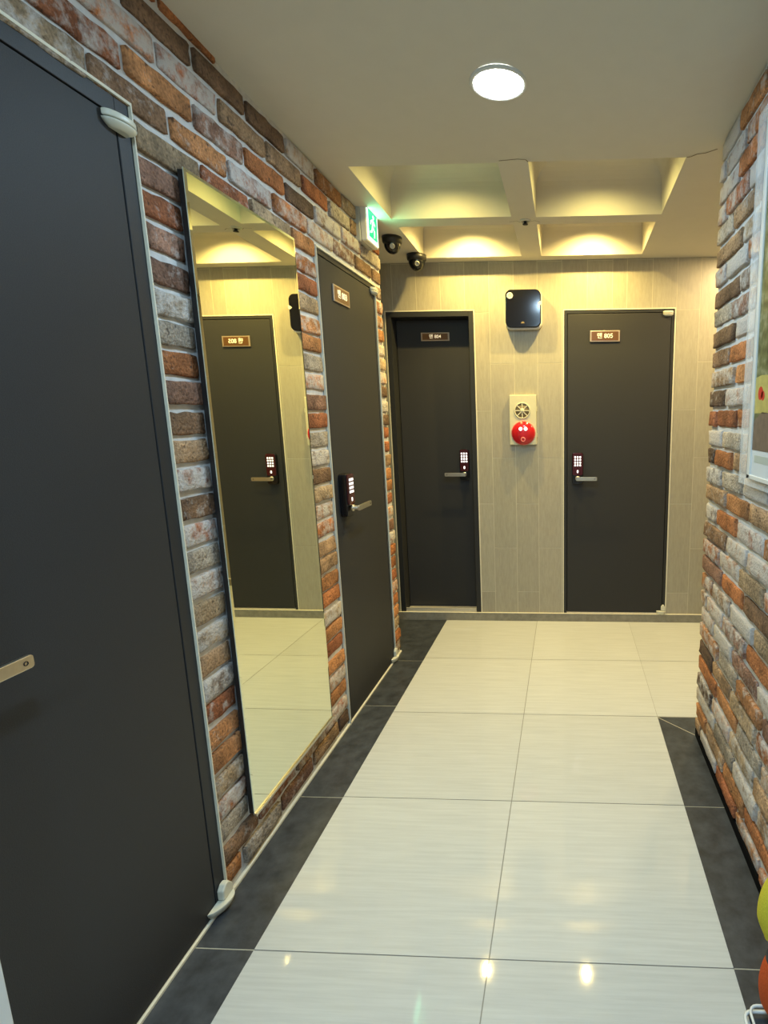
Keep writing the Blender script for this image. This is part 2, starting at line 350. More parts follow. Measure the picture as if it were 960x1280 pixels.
# ------------------------------------------------------------------ brickwork
PALETTE = [((.43, .165, .062), 5), ((.36, .13, .058), 4), ((.46, .21, .085), 5), ((.40, .255, .145), 5), ((.43, .31, .19), 4),
           ((.24, .14, .080), 3), ((.13, .080, .052), 2), ((.31, .17, .115), 3), ((.40, .34, .27), 3)]
PAL = [c for c, w in PALETTE for _ in range(w)]
JZ = .0237; CH = .0765
class Bricks:
    def __init__(s): s.m = MB(); s.c = []
    def one(s, u0, u1, z0, z1, P, front, wash, pal=None, zfun=None, dim=1.):
        nu = max(4, min(9, 2 + int((u1 - u0) / .034))); nv = 5
        sd = Vector((random.uniform(0, 99), random.uniform(0, 99), random.uniform(0, 99)))
        push = random.uniform(-.0035, .0035); tilt = random.uniform(-.03, .03); tz = random.uniform(-.05, .05)
        um, zm = (u0 + u1) / 2, (z0 + z1) / 2
        col = random.choice(pal or PAL); k = random.uniform(.8, 1.18) * dim
        wa = wash * random.choice((0, .25, .5, .65, .8, 1.0)) if wash else 0
        rgba = (col[0] * k, col[1] * k, col[2] * k, wa)
        v = []
        eu_, ez_ = min(.2, .0055 / (u1 - u0)), min(.2, .0055 / (z1 - z0))
        GU = [0, eu_] + [eu_ + (1 - 2 * eu_) * k / (nu - 2) for k in range(1, nu - 2)] + [1 - eu_, 1]
        GV = [0, ez_, .36, .64, 1 - ez_, 1]
        for j in range(nv + 1):
            for i in range(nu + 1):
                a, b = GU[i], GV[j]
                u, z = u0 + (u1 - u0) * a, z0 + (z1 - z0) * b
                q = Vector((u * 9, z * 13, 0)) + sd
                d = front + push + (u - um) * tilt * .5 + (z - zm) * tz + .0024 * noise.noise(q * 2.2) + .0016 * noise.noise(q * 6)
                eu, ez = i in (0, nu), j in (0, nv)
                if eu or ez:
                    d -= .0030 + .002 * noise.noise(q * 3)
                    if eu: u += .0055 * noise.noise(q * 4 + Vector((5, 0, 0))) + (.0015 if i == 0 else -.0015)
                    if ez: z += .0052 * noise.noise(q * 4 + Vector((0, 7, 0))) + (.001 if j == 0 else -.001)
                    if eu and ez: u += (.003 if i == 0 else -.003); z += (.003 if j == 0 else -.003)
                v.append((u, z, d))
        rim = [i for i in range(nu + 1)] + [j * (nu + 1) + nu for j in range(1, nv + 1)] + [nv * (nu + 1) + i for i in range(nu - 1, -1, -1)] + [j * (nu + 1) for j in range(nv - 1, 0, -1)]
        n0 = len(v)
        v += [(v[i][0], v[i][1], front - .022) for i in rim]
        f = [(j * (nu + 1) + i, j * (nu + 1) + i + 1, (j + 1) * (nu + 1) + i + 1, (j + 1) * (nu + 1) + i) for j in range(nv) for i in range(nu)]
        n = len(rim)
        sides = [(rim[k], n0 + k, n0 + (k + 1) % n, rim[(k + 1) % n]) for k in range(n)]
        w = [P(u, (min(z, zfun(u)) if zfun else z), d) for u, z, d in v]
        s.m.add(w, f, 0, True); 
        o = len(s.m.v) - len(w)
        for q in sides: s.m.f.append([o + i for i in q]); s.m.mi.append(0); s.m.sm.append(False)
        s.c += [rgba] * len(w)
    def mortar(s, rects, P, depth, zfun=None):
        for a0, a1, b0, b1 in rects:
            w = [P(a0, b0, depth), P(a1, b0, depth), P(a1, min(b1, zfun(a1)) if zfun else b1, depth), P(a0, min(b1, zfun(a0)) if zfun else b1, depth)]
            s.m.add(w, [(0, 1, 2, 3)], 1); s.c += [(1, 1, 1, 0)] * 4
    def quad(s, a, b, c, d): s.m.add([a, b, c, d], [(0, 1, 2, 3)], 1); s.c += [(1, 1, 1, 0)] * 4
    def fill(s, U0, U1, zt, holes, P, front, wash, zfun, length=.247, jt=.0145, z_low=0., dims=lambda u, z: 1.):
        kk = 0; z0 = JZ - CH
        while z0 < zt:
            za, zb = max(z0, z_low) + jt * .5, z0 + CH - jt * .5; z0 += CH; kk += 1
            if zb - za < .02: continue
            free = [(U0, U1)]
            for h0, h1, k0, k1 in holes:
                if min(zb, k1) - max(za, k0) > .5 * (zb - za):
                    nf = []
                    for a, b in free:
                        if h1 <= a or h0 >= b: nf.append((a, b)); continue
                        if h0 - a > .03: nf.append((a, h0))
                        if b - h1 > .03: nf.append((h1, b))
                    free = nf
            for a, b in free:
                if b - a < .30: cuts = [a, b]
                else:
                    off = (kk % 2) * length * .5 + random.uniform(-.045, .045)
                    t = math.floor((a - off) / length) * length + off; cuts = [a]
                    while t < b:
                        x = t + random.uniform(-.012, .012)
                        if x - cuts[-1] > .07 and b - x > .07: cuts.append(x)
                        t += length
                    cuts.append(b)
                for i in range(len(cuts) - 1):
                    c0, c1 = cuts[i] + jt * .5, cuts[i + 1] - jt * .5
                    if zfun and za > zfun((c0 + c1) / 2) - .012: continue
                    dz = random.uniform(-.004, .004)
                    s.one(c0, c1, za + dz, zb + dz, P, front, wash, zfun=(lambda u: zfun(u) + .0) if zfun else None, dim=dims((c0 + c1) / 2, za))
    def build(s, name): return s.m.build(name, [M['brick'], M['mortar']], attr=('brick', s.c), recalc=False)

# openings in the left wall as (y0, y1, z0, z1)
D1 = (.690, 1.371, .0, 2.177)
D3 = (2.325, 3.020, .0, 2.145)
MIR = (1.506, 2.088, .185, 2.102)
bl = Bricks()
PLx = lambda u, z, d: (XL + d, u, z)
bl.fill(YNEAR, YE, 2.62, [D1, D3, (1.528, 2.100, .170, 2.120), (YNEAR, .66, -1, 3)], PLx, 0., .56, cz, z_low=.012)
rs = [(YNEAR, YE, 0, 2.62)]
for h in (D1, D3): rs = minus(rs, h)
# mortar plane split at the corner lines so that it follows the ceiling
bl.mortar(rs, PLx, -.011, cz)
bl.quad((XL - .011, YE, 0), (XREC, YE, 0), (XREC, YE, cz(YE)), (XL - .011, YE, cz(YE)))
wl = bl.build('wall_left')
struct(wl, 'reclaimed brick wall along the left side of the corridor', 'wall')
# bricks returning round the end of the left wall
br = Bricks()
PRx = lambda u, z, d: (XR - d, u, z)
br.fill(YNEAR, YC, 2.62, [], PRx, 0., .74, cz, z_low=.035)
PRe = lambda u, z, d: (u, YC + d, z)
br.fill(XR + .02, XEND, 2.62, [], PRe, -.006, .6, lambda u: cz(YC), z_low=.035)
br.mortar([(YNEAR, YC - .011, .0, 2.62)], PRx, -.011, cz)
br.mortar([(XR + .011, XEND, .0, 2.62)], PRe, -.011, lambda u: cz(YC))
wr = br.build('wall_right')
struct(wr, 'whitewashed reclaimed brick wall along the right side of the corridor', 'wall')
b = MB(); b.box(XR + .002, XR + .011, YNEAR, YC - .004, 0, .036)
struct(b.build('baseboard_right', M['gap'], bevel=.001), 'thin black skirting under the right brick wall', 'baseboard')
b = MB()
for y0, y1 in ((D1[1], D3[0]), (D3[1], YE)): b.box(XL - .010, XL + .002, y0, y1, 0, .012)
struct(b.build('baseboard_left', M['caulk'], bevel=.003), 'pale sealant bead along the foot of the left brick wall', 'baseboard')

# near end of the left wall: white board beside the first door
b = MB(); b.box(XL - .02, XL + .080, .30, .722, 0, 2.50)
struct(b.build('trim_1', M['white_trim'], bevel=.002), 'white upright board beside the nearest charcoal door', 'trim')

# ------------------------------------------------------------------ tiled end wall
A4 = (-1.196, -.610, .060, 2.137)      # openings (x0, x1, z0, z1)
A5 = (-.015, .702, .060, 2.130)
wb = MB(); wc = []
vx = [XREC, -1.145, -.985, -.825, -.665, -.505, -.345, -.190, -.030, .135, .297, .390, .554, .711, .860, 1.02, 1.18, 1.34, 1.50, 1.66, 1.82, 1.98, 2.14, XEND]
zA = [0, .215, .852, 1.488, 2.124, 2.62]; zB = [0, .537, 1.170, 1.796, 2.432, 2.62]
par = {-.665: 0, -.505: 1, -.345: 0, -.190: 1, .711: 0, .860: 1}
gw = .0018
for i in range(len(vx) - 1):
    zz = (zA, zB)[par.get(vx[i], i % 2)]
    for j in range(len(zz) - 1):
        cc = random.uniform(.92, 1.06)
        rr = [(vx[i] + gw, vx[i + 1] - gw, zz[j] + gw, zz[j + 1] - gw)]
        for h in (A4, A5): rr = minus(rr, h)
        for a0, a1, b0, b1 in rr:
            if a1 - a0 < .004: continue
            n0 = len(wb.v); wb.box(a0, a1, YB, YB + .004, b0, b1, 0); wc += [(cc, cc * random.uniform(.99, 1.01), cc, 1)] * 8
rr = [(XREC, XEND, 0, 2.62)]
for h in (A4, A5): rr = minus(rr, h)
for a0, a1, b0, b1 in rr:
    wb.quad((a0, YB + .0008, b0), (a1, YB + .0008, b0), (a1, YB + .0008, b1), (a0, YB + .0008, b1), 1); wc += [(1, 1, 1, 1)] * 4
wbo = wb.build('wall_back', [M['wall_tile'], M['grout']], attr=('tile', wc))
struct(wbo, 'beige stone plank tiled wall at the end of the corridor', 'wall')
b = MB(); b.box(XREC, XEND, YB - .013, YB, 0, .057)
kb = b.build('baseboard_back', M['kerb_tile'], bevel=.001)
struct(kb, 'low grey tile kerb under the end wall doors', 'baseboard')
b = MB(); b.box(XREC, XEND, YB - .0135, YB + .001, .0575, .0600); b.build('top_edge', M['caulk'], kb)['label'] = 'pale top edge'
# remaining shell, out of frame
b = MB(); b.quad((XREC, YE, 0), (XREC, YB, 0), (XREC, YB, cz(YB)), (XREC, YE, cz(YE)))
struct(b.build('wall_recess', M['wall_tile']), 'narrow tiled side wall of the niche past the left brick', 'wall')
b = MB(); b.quad((XEND, YC, 0), (XEND, YB, 0), (XEND, YB, cz(YB)), (XEND, YC, cz(YC)))
struct(b.build('wall_side', M['plaster']), 'plain wall closing the passage that turns right', 'wall')
b = MB(); b.quad((XL - .02, YNEAR, 0), (XR + .02, YNEAR, 0), (XR + .02, YNEAR, cz(YNEAR)), (XL - .02, YNEAR, cz(YNEAR)))
struct(b.build('wall_near', M['plaster']), 'plain wall closing the corridor behind the viewer', 'wall')

# ------------------------------------------------------------------ door fittings
# a door lives in local axes: a = along the opening, d = out of the wall, z = up
def fit(fn):
    """room axes of one door: fn(a, d, z) -> point"""
    return fn
def abox(mb, fn, a0, a1, d0, d1, z0, z1, mi=0):
    v = [fn(a, d, z) for z in (z0, z1) for d in (d0, d1) for a in (a0, a1)]
    mb.add(v, [(0, 2, 3, 1), (4, 5, 7, 6), (0, 1, 5, 4), (2, 6, 7, 3), (0, 4, 6, 2), (1, 3, 7, 5)], mi)

def room_plate(parent, fn, a0, a1, z0, z1, d, txt, flip):
    pl = MB(); abox(pl, fn, a0, a1, d, d + .007, z0, z1)
    po = pl.build('room_plate', M['plate_edge'], parent, bevel=.0015)
    po['label'] = 'bronze room number plate'
    pf = MB(); w = .010 if a1 - a0 > .12 else .006
    abox(pf, fn, a0 + w, a1 - w, d + .007, d + .0082, z0 + .007, z1 - .007); pf.build('plate_face', M['plate'], po)
    ac, zc_ = (a0 + a1) / 2, (z0 + z1) / 2
    text_mesh('lettering', txt, (z1 - z0) * .56, M['letters'], po, lambda x, y, h: fn(ac + flip * x, d + .0092 + h, zc_ + y))
    return po

def digital_lock(parent, fn, ac, zc, d, toward, lever_len, lever_drop=.070, thick=.030, w=.074, h=.215, gold=False):
    """keypad lock: body, keypad sub-part, lever sub-part; toward = +1/-1 direction of the lever along a"""
    bd = MB(); bd.prism(rrect(ac - w / 2, ac + w / 2, zc - h / 2, zc + h / 2, .014), lambda a, z, q: fn(a, q, z), d, d + thick * .8, 0)
    lo = bd.build('door_lock', M['lock_black'], parent, bevel=.003)
    lo['label'] = 'dark keypad door lock'
    fp = MB(); fp.prism(rrect(ac - w / 2 + .003, ac + w / 2 - .003, zc - h * .22, zc + h / 2 - .003, .012), lambda a, z, q: fn(a, q, z), d + thick * .8, d + thick, 0)
    fp.build('keypad_cover', M['maroon'], lo, bevel=.002)
    kp = MB()
    for r_ in range(4):
        for c_ in range(3):
            a = ac + (c_ - 1) * .017; z = zc + h * .36 - r_ * .0185
            kp.prism(rrect(a - .0052, a + .0052, z - .0058, z + .0058, .002, 2), lambda q, y, e: fn(q, e, y), d + thick, d + thick + .0012)
    kp.prism(rrect(ac - .005, ac + .005, zc - h * .14, zc - h * .05, .004, 3), lambda q, y, e: fn(q, e, y), d + thick, d + thick + .0012)
    kp.build('keypad', M['keys'], lo)
    lv = MB(); zl = zc - h / 2 + lever_drop - .03
    al = ac
    ring = [(.016, thick), (.016, thick + .006), (.0105, thick + .008), (.0105, thick + .028), (0, thick + .028)]
    lv.lathe(ring, lambda x, y, q: fn(al + x, d + q, zl + y), 20)
    bar = rrect(min(al - toward * .012, al + toward * lever_len), max(al - toward * .012, al + toward * lever_len), zl - .0125, zl + .0125, .006, 3)
    lv.prism(bar, lambda a, z, q: fn(a, q, z), d + thick + .026, d + thick + .035)
    lev = lv.build('lever', M['nickel'], lo, bevel=.0015); lev['label'] = 'satin nickel lever handle'
    sc = MB(); ae = al + toward * (lever_len - .016)
    sc.lathe([(.0045, thick + .0352), (.0045, thick + .0358), (.0028, thick + .0358), (.0028, thick + .0352)], lambda x, y, q: fn(ae + x, d + q, zl + y), 14)
    sc.v = sc.v  # small ring near the tip of the lever
    sc.build('key_ring_mark', M['lock_black'], lo)
    return lo

def pivot_cap(parent, fn, a_in, a_out, z, d, up, out=.028):
    """two-piece ivory cover of a pivot hinge; a_out is the jamb side; up=+1 at the head, -1 at the sill"""
    n = 14; w = abs(a_out - a_in); sg = 1 if a_out > a_in else -1
    def plan(s, p=.85):
        pts = []
        for k in range(n + 1):
            a = PI * k / n; pts.append((a_in + sg * w * (.5 - .5 * math.cos(a)) ** p, d + out * s * math.sin(a) ** .7))
        return pts
    if up > 0:
        m1 = MB(); m1.prism(plan(1.), lambda a, q, zz: fn(a, q, zz), z + .0015, z + .016, 0, True)
        o1 = m1.build('pivot_cap', M['ivory'], parent, bevel=.003, seg=3)
    else:
        am = a_out - sg * w * .26; h = w * .24     # upright shield above the foot
        m1 = MB(); m1.prism([(am - h, z - .004), (am + h, z - .004), (am + h * 1.05, z + .018), (am + h * .3, z + .040), (am - h * .35, z + .040), (am - h, z + .026)], lambda a, zz, q: fn(a, q, zz), d, d + out * .62, 0)
        o1 = m1.build('pivot_cap', M['ivory'], parent, bevel=.004, seg=3)
    o1['label'] = 'ivory pivot hinge cover'
    m2 = MB(); n0 = 6; vs = []
    P = plan(1.04, .85 if up > 0 else .55); hgt = .015 if up > 0 else .026
    for k in range(n0 + 1):           # the lower half tapers like a shell
        t = k / n0; s = math.cos(t * PI / 2 * (.62 if up > 0 else .5))
        ac = (a_in + a_out) / 2
        vs += [fn(ac + (a - ac) * s, d + (q - d) * s, z - .0015 - t * hgt - (.004 if up < 0 else 0)) for a, q in P]
    m = len(P); fs = [(k * m + i, k * m + i + 1, (k + 1) * m + i + 1, (k + 1) * m + i) for k in range(n0) for i in range(m - 1)]
    fs2 = [list(range(m)), [n0 * m + i for i in range(m)][::-1]] + [((k + 1) * m, k * m, k * m + m - 1, (k + 1) * m + m - 1) for k in range(n0)]
    m2.add(vs, fs, 0, True); m2.add(vs, fs2, 0)
    m2.build('pivot_cap', M['ivory'], parent)['label'] = 'ivory pivot hinge cover'

def make_door(name, fn, a0, a1, z0, z1, label, leaf_d=0., frame_d=.001, fw=.036, hinge=None, caulk=True, sill='strip', back=.10, bottom_frame=False, pcap=None):
    """charcoal steel door: frame, leaf, dark reveal, sealant line; hinge = a of the jamb with pivots"""
    root = empty(name, fn((a0 + a1) / 2, 0, z0)); inv = Vector(root.location)
    F = lambda a, d, z: tuple(Vector(fn(a, d, z)) - inv)
    fr = MB()
    e = .0
    abox(fr, F, a0, a0 + fw, -back - .03, frame_d, z0, z1); abox(fr, F, a1 - fw, a1, -back - .03, frame_d, z0, z1)
    abox(fr, F, a0 + fw, a1 - fw, -back - .03, frame_d, z1 - fw, z1)
    fr.build('door_frame', M['frame'], root, bevel=.0015)
    gp = MB(); abox(gp, F, a0 + fw - .001, a1 - fw + .001, -back - .028, min(leaf_d, 0) - .022, z0 + .003, z1 - fw + .001); gp.build('door_reveal', M['gap'], root)
    lf = MB(); q = .0035
    abox(lf, F, a0 + fw + q, a1 - fw - q, leaf_d - .040, leaf_d, z0 + (.012 if sill else .006), z1 - fw - q)
    lf.build('door_leaf', M['door'], root, bevel=.0015)
    if caulk:
        ck = MB(); c = .0065; t = .0035
        t = .008 if pcap else t
        e = .0035 if pcap else c
        abox(ck, F, a0 - e, a0, -.004, t, z0, z1 + c); abox(ck, F, a1, a1 + e, -.004, t, z0, z1 + c); abox(ck, F, a0, a1, -.004, t, z1, z1 + c)
        ck.build('sealant_line', M['caulk'], root)['label'] = 'pale sealant line round the frame'
    return root, F

# left wall doors: a = y, d = +x
FL = lambda a, d, z: (XL - .004 + d, a, z)
d1, F1 = make_door('door_1', FL, D1[0], D1[1], .0, D1[3], '', fw=.042, pcap=True)
struct(d1, 'nearest charcoal door, cut by the left edge of the photo', 'door')
room_plate(d1, F1, .850, 1.032, 1.975, 2.045, 0., '맨 802', 1)
digital_lock(d1, F1, .768, 1.086, 0., 1, .112, thick=.030)
pivot_cap(d1, F1, 1.284, 1.370, 2.116, .002, 1)
pivot_cap(d1, F1, 1.285, 1.378, .044, .002, -1, out=.034)
s_ = MB(); abox(s_, F1, D1[0], D1[1], -.05, .006, 0, .010); s_.build('sill_strip', M['caulk'], d1, bevel=.002)['label'] = 'pale sill strip'
d3, F3 = make_door('door_2', FL, D3[0], D3[1], .0, D3[3], '', fw=.022, pcap=True)
struct(d3, 'charcoal door in the left brick wall just past the mirror', 'door')
room_plate(d3, F3, 2.472, 2.648, 1.962, 2.034, 0., '맨 803', 1)
digital_lock(d3, F3, 2.428, 1.098, 0., 1, .150, thick=.044, w=.075, h=.200)
pivot_cap(d3, F3, 2.950, 3.030, 2.112, .002, 1, out=.024)
pivot_cap(d3, F3, 2.946, 3.036, .042, .002, -1, out=.026)
s_ = MB(); abox(s_, F3, D3[0], D3[1], -.05, .006, 0, .010); s_.build('sill_strip', M['caulk'], d3, bevel=.002)['label'] = 'pale sill strip'
# end wall doors: a = x, d = -y
FB = lambda a, d, z: (a, YB - d, z)
d4, F4 = make_door('door_3', FB, A4[0], A4[1], A4[2], A4[3], '', leaf_d=-.100, frame_d=.002, fw=.034, back=.15)
struct(d4, 'deep-set charcoal door at the left of the tiled end wall', 'door')
room_plate(d4, F4, -.990, -.795, 1.962, 2.017, -.100, '맨 804', 1)
digital_lock(d4, F4, -.715, 1.120, -.100, -1, .135, thick=.030, w=.066)
s_ = MB(); abox(s_, F4, A4[0] + .038, A4[1] - .038, -.100, -.004, .060, .066); abox(s_, F4, A4[0] + .036, A4[1] - .036, -.014, -.002, .060, .086)
s_.build('sill_plate', M['sill'], d4, bevel=.001)['label'] = 'stainless steel sill plate'
d5, F5 = make_door('door_4', FB, A5[0], A5[1], A5[2], A5[3], '', fw=.020)
struct(d5, 'charcoal door at the right of the tiled end wall, flush with it', 'door')
room_plate(d5, F5, .155, .350, 1.930, 2.000, 0., '맨 805', 1)
digital_lock(d5, F5, .078, 1.100, 0., 1, .130, w=.075)
pivot_cap(d5, F5, .625, .692, 2.100, .002, 1, out=.020)
pivot_cap(d5, F5, .640, .704, .090, .002, -1, out=.022)
s_ = MB(); abox(s_, F5, A5[0] + .02, A5[1] - .03, -.05, .004, .060, .068); s_.build('sill_plate', M['sill'], d5, bevel=.001)['label'] = 'stainless steel sill plate'

# ------------------------------------------------------------------ mirror
mroot = empty('wall_mirror', (-1.002, (MIR[0] + MIR[1]) / 2, MIR[2])); mroot.rotation_euler = (0, 0, -.006)
ml_ = MB(); hw = (MIR[1] - MIR[0]) / 2; hh = MIR[3] - MIR[2]
ml_.box(-.021, -.004, -hw + .003, hw - .003, .004, hh - .004)
ml_.build('backing_board', M['black_plastic'], mroot)
gl = MB(); bv = .009
O = [(-.002, -hw, 0), (-.002, hw, 0), (-.002, hw, hh), (-.002, -hw, hh)]; I = [(-.0006, -hw + bv, bv), (-.0006, hw - bv, bv), (-.0006, hw - bv, hh - bv), (-.0006, -hw + bv, hh - bv)]
Bk = [(-.0045, y, z) for _, y, z in O]
gl.add(I, [(0, 1, 2, 3)], 0); gl.add(O + I, [(i, (i + 1) % 4, 4 + (i + 1) % 4, 4 + i) for i in range(4)], 0)
gl.add(Bk + O, [(i, (i + 1) % 4, 4 + (i + 1) % 4, 4 + i) for i in range(4)], 1); gl.add(Bk, [(3, 2, 1, 0)], 1)
gl.build('mirror_glass', [M['mirror'], M['glass_edge']], mroot, recalc=False)
ch = MB(); ch.box(-.004, .0045, -hw, hw, -.007, .004); ch.build('bottom_channel', M['steel'], mroot, bevel=.001)
tag(mroot, 'tall frameless mirror set into the left brick wall', 'mirror')

# ------------------------------------------------------------------ exit sign on the left wall
ex = empty('exit_sign', (XL, 2.885, 2.400))
b = MB(); b.box(-.012, .020, -.085, .085, -.092, .092); b.build('sign_housing', M['grey_box'], ex, bevel=.006, seg=3)
b = MB(); b.box(.020, .050, -.080, .085, -.088, .088); b.build('sign_case', M['white_plastic'], ex, bevel=.005, seg=3)
b = MB(); b.box(.050, .0530, -.072, .079, -.080, .080); lit = b.build('lit_border', M['white_lit'], ex, bevel=.002)
b = MB(); b.box(.0530, .0545, -.054, .062, -.062, .062); gp_ = b.build('green_panel', M['green_lit'], ex)
run = MB()
def rp(poly): run.prism(poly, lambda a, z, q: (q, a, z), .0545, .0552)
rp([(.012 + .011 * math.cos(2 * PI * k / 12), .043 + .011 * math.sin(2 * PI * k / 12)) for k in range(12)])         # head
rp([(-.006, .030), (.012, .030), (.006, -.006), (-.012, -.004)])                                                  # body
rp([(.010, .030), (.036, .012), (.031, .004), (.006, .020)])                                                     # fore arm
rp([(-.004, .030), (-.032, .018), (-.034, .000), (-.026, .000), (-.024, .012), (-.004, .018)])                    # back arm
rp([(-.012, -.002), (.006, -.004), (.028, -.022), (.022, -.052), (.012, -.052), (.014, -.026)])                  # front leg
rp([(-.012, -.002), (.000, -.008), (-.014, -.034), (-.044, -.044), (-.044, -.034), (-.022, -.026)])              # rear leg
run.build('running_figure', M['white_lit'], gp_)
ld = bpy.data.lights.new('lamp', 'AREA'); ld.shape = 'RECTANGLE'; ld.size = .14; ld.size_y = .15; ld.energy = .45; ld.color = (.25, 1, .5)
lo = bpy.data.objects.new('lamp_emitter', ld); COL.objects.link(lo); lo.parent = ex; lo.location = (.058, 0, 0); lo.rotation_euler = (0, -PI / 2, 0)
tag(ex, 'small green and white lit exit sign box on the left brick wall', 'sign')

# ------------------------------------------------------------------ dome cameras
def dome(x, y, label, r=.055, look=(.3, -1.)):
    z = cz(y); o = empty('dome_camera', (x, y, z))
    b = MB(); b.lathe([(0, 0), (r, 0), (r, -.018), (r * .97, -.030), (r * .86, -.036), (r * .80, -.036)], lambda a, c, h: (a, c, h), 32); b.build('camera_base', M['black_plastic'], o)
    b = MB(); prof = [(r * .84 * math.cos(t), -.036 - r * .98 * math.sin(t)) for t in [PI / 2 * k / 10 for k in range(11)]]
    b.lathe(prof, lambda a, c, h: (a, c, h), 32); b.build('smoked_dome', M['smoke'], o)
    d = Vector((look[0], look[1], -.55)).normalized(); c0 = Vector((0, 0, -.036)) + d * r * .80
    zx = d.orthogonal().normalized(); zy = d.cross(zx)
    b = MB(); b.lathe([(.014, 0), (.014, .009), (.010, .010), (.009, .006), (0, .006)], lambda a, c, h: tuple(c0 + zx * a + zy * c + d * h), 18); b.build('lens', M['grey_box'], o)
    tag(o, label, 'camera', 'black dome cameras on the corridor ceiling')
dome(-.985, 3.225, 'black ceiling dome camera right beside the green exit sign')
dome(-.932, 3.540, 'black ceiling dome camera close to the tiled wall above the deep-set door', r=.060)

# sprinkler stub where the coffer beams cross
sp = empty('ceiling_sprinkler', (-.215, 3.03, cz(3.03)))
b = MB(); b.lathe([(0, .001), (.030, .001), (.030, -.003), (.016, -.006), (.016, -.002)], lambda a, c, h: (a, c, h), 24); b.build('escutcheon', M['paint'], sp)
b = MB(); b.lathe([(.008, 0), (.008, -.014), (.014, -.016), (.014, -.020), (0, -.021)], lambda a, c, h: (a, c, h), 18); b.build('sprinkler_head', M['black_plastic'], sp)
tag(sp, 'tiny dark sprinkler stub at the crossing of the ceiling beams', 'sprinkler')

# ------------------------------------------------------------------ black wall box
bx = empty('air_purifier', (-.277, YB, 2.131))
P2 = lambda a, z, q: (a, -q, z)
b = MB(); b.prism(rrect(-.119, .119, -.122, .122, .040, 7), P2, 0, .046, 0, True); b.build('white_body', M['white_plastic'], bx, bevel=.006, seg=3)
b = MB(); b.prism(rrect(-.116, .114, -.114, .121, .038, 7), P2, .046, .062, 0, True); b.build('black_cover', M['black_gloss'], bx, bevel=.006, seg=3)
b = MB(); cx_, cy_ = -.085, .082
b.lathe([(.020, .060), (.020, .0655), (.0165, .067), (.0125, .0655), (.0125, .0625)], lambda x, y, h: (cx_ + x, -h, cy_ + y), 28); rg_ = b.build('silver_ring', M['white_plastic'], bx)
b = MB(); b.lathe([(.0125, .0635), (.006, .0645), (0, .0645)], lambda x, y, h: (cx_ + x, -h, cy_ + y), 24); b.build('sensor_window', M['grey_box'], rg_)
b = MB(); b.prism([(.092, .034), (.103, .044), (.117, .050), (.1175, .030), (.110, .023), (.100, .026)], P2, .0615, .0632); b.build('white_patch', M['white_plastic'], bx)['label'] = 'white patch on the edge'  # small white patch near the right edge of the cover
b = MB(); b.prism([(-.004 + .0125 * math.cos(a) , -.088 + .012 * math.sin(a)) for a in [PI * k / 10 for k in range(11)]], P2, .0620, .0628); b.build('emblem', M['grille_dark'], bx)
tag(bx, 'black rounded square box with a silver ring on the tiled end wall', 'air purifier')

# ------------------------------------------------------------------ fire alarm panel
al_ = empty('wall_mounted_fire_alarm', (-.290, YB, 1.427))
b = MB(); b.prism(rrect(-.090, .090, -.165, .165, .004, 3), P2, 0, .030); b.build('panel', M['cream_plastic'], al_, bevel=.003)
b = MB(); b.box(.0895, .094, -.026, -.006, .020, .05) ; 
gr = MB(); gz = .062; gx = -.004
gr.lathe([(0, .0302), (.050, .0302), (.050, .0310), (0, .0310)], lambda x, y, h: (gx + x, -h, gz + y), 36); go = gr.build('speaker_grille', M['grille_dark'], al_)
sp_ = MB()
sp_.lathe([(.054, .030), (.054, .034), (.047, .034), (.047, .030)], lambda x, y, h: (gx + x, -h, gz + y), 36)
sp_.lathe([(.016, .031), (.015, .0345), (0, .0350)], lambda x, y, h: (gx + x, -h, gz + y), 24)
for k in range(8):
    a = 2 * PI * k / 8; ca, sa = math.cos(a), math.sin(a)
    poly = [(.012, -.0032), (.049, -.0032), (.049, .0032), (.012, .0032)]
    sp_.prism([(x * ca - y * sa, x * sa + y * ca) for x, y in poly], lambda x, y, h: (gx + x, -h, gz + y), .031, .0338)
sp_.build('grille_spokes', M['cream_plastic'], go)
rz, rx = -.086, .002
b = MB(); b.lathe([(.082, .030), (.082, .034), (.078, .036)], lambda x, y, h: (rx + x, -h, rz + y), 40); lr = b.build('lamp_ring', M['pink'], al_)
b = MB(); b.lathe([(.078, .030)] + [(.078 * math.cos(t), .036 + .030 * math.sin(t)) for t in [PI / 2 * k / 12 for k in range(13)]], lambda x, y, h: (rx + x, -h, rz + y), 40); rl = b.build('red_lamp', M['red'], al_); rl['label'] = 'domed red alarm lamp'
b = MB(); zz0 = rz - .042
b.lathe([(.016, .048), (.016, .0660), (.0095, .0665), (.0095, .058)], lambda x, y, h: (rx + x, -h - .0 , zz0 + y), 24); b.build('call_button', M['pink'], rl)
for s_x in (-.016, .018):
    b = MB(); b.lathe([(.012, .060), (.012, .0660), (.008, .0695), (0, .0705)], lambda x, y, h: (rx + s_x + x, -h, rz + .028 + y), 20); b.build('painted_glint', M['keys'], rl)  # glowing dots stand in for the coffer spots reflected on the red dome
for hz in (.075, -.100):
    b = MB(); b.lathe([(.004, -.014), (.004, .014)], lambda x, y, h: (.091 + x, -.026 + y, hz + h), 10); b.build('panel_hinge', M['cream_plastic'], al_)
tag(al_, 'cream fire alarm panel with a round red lamp between two doors', 'fire alarm')

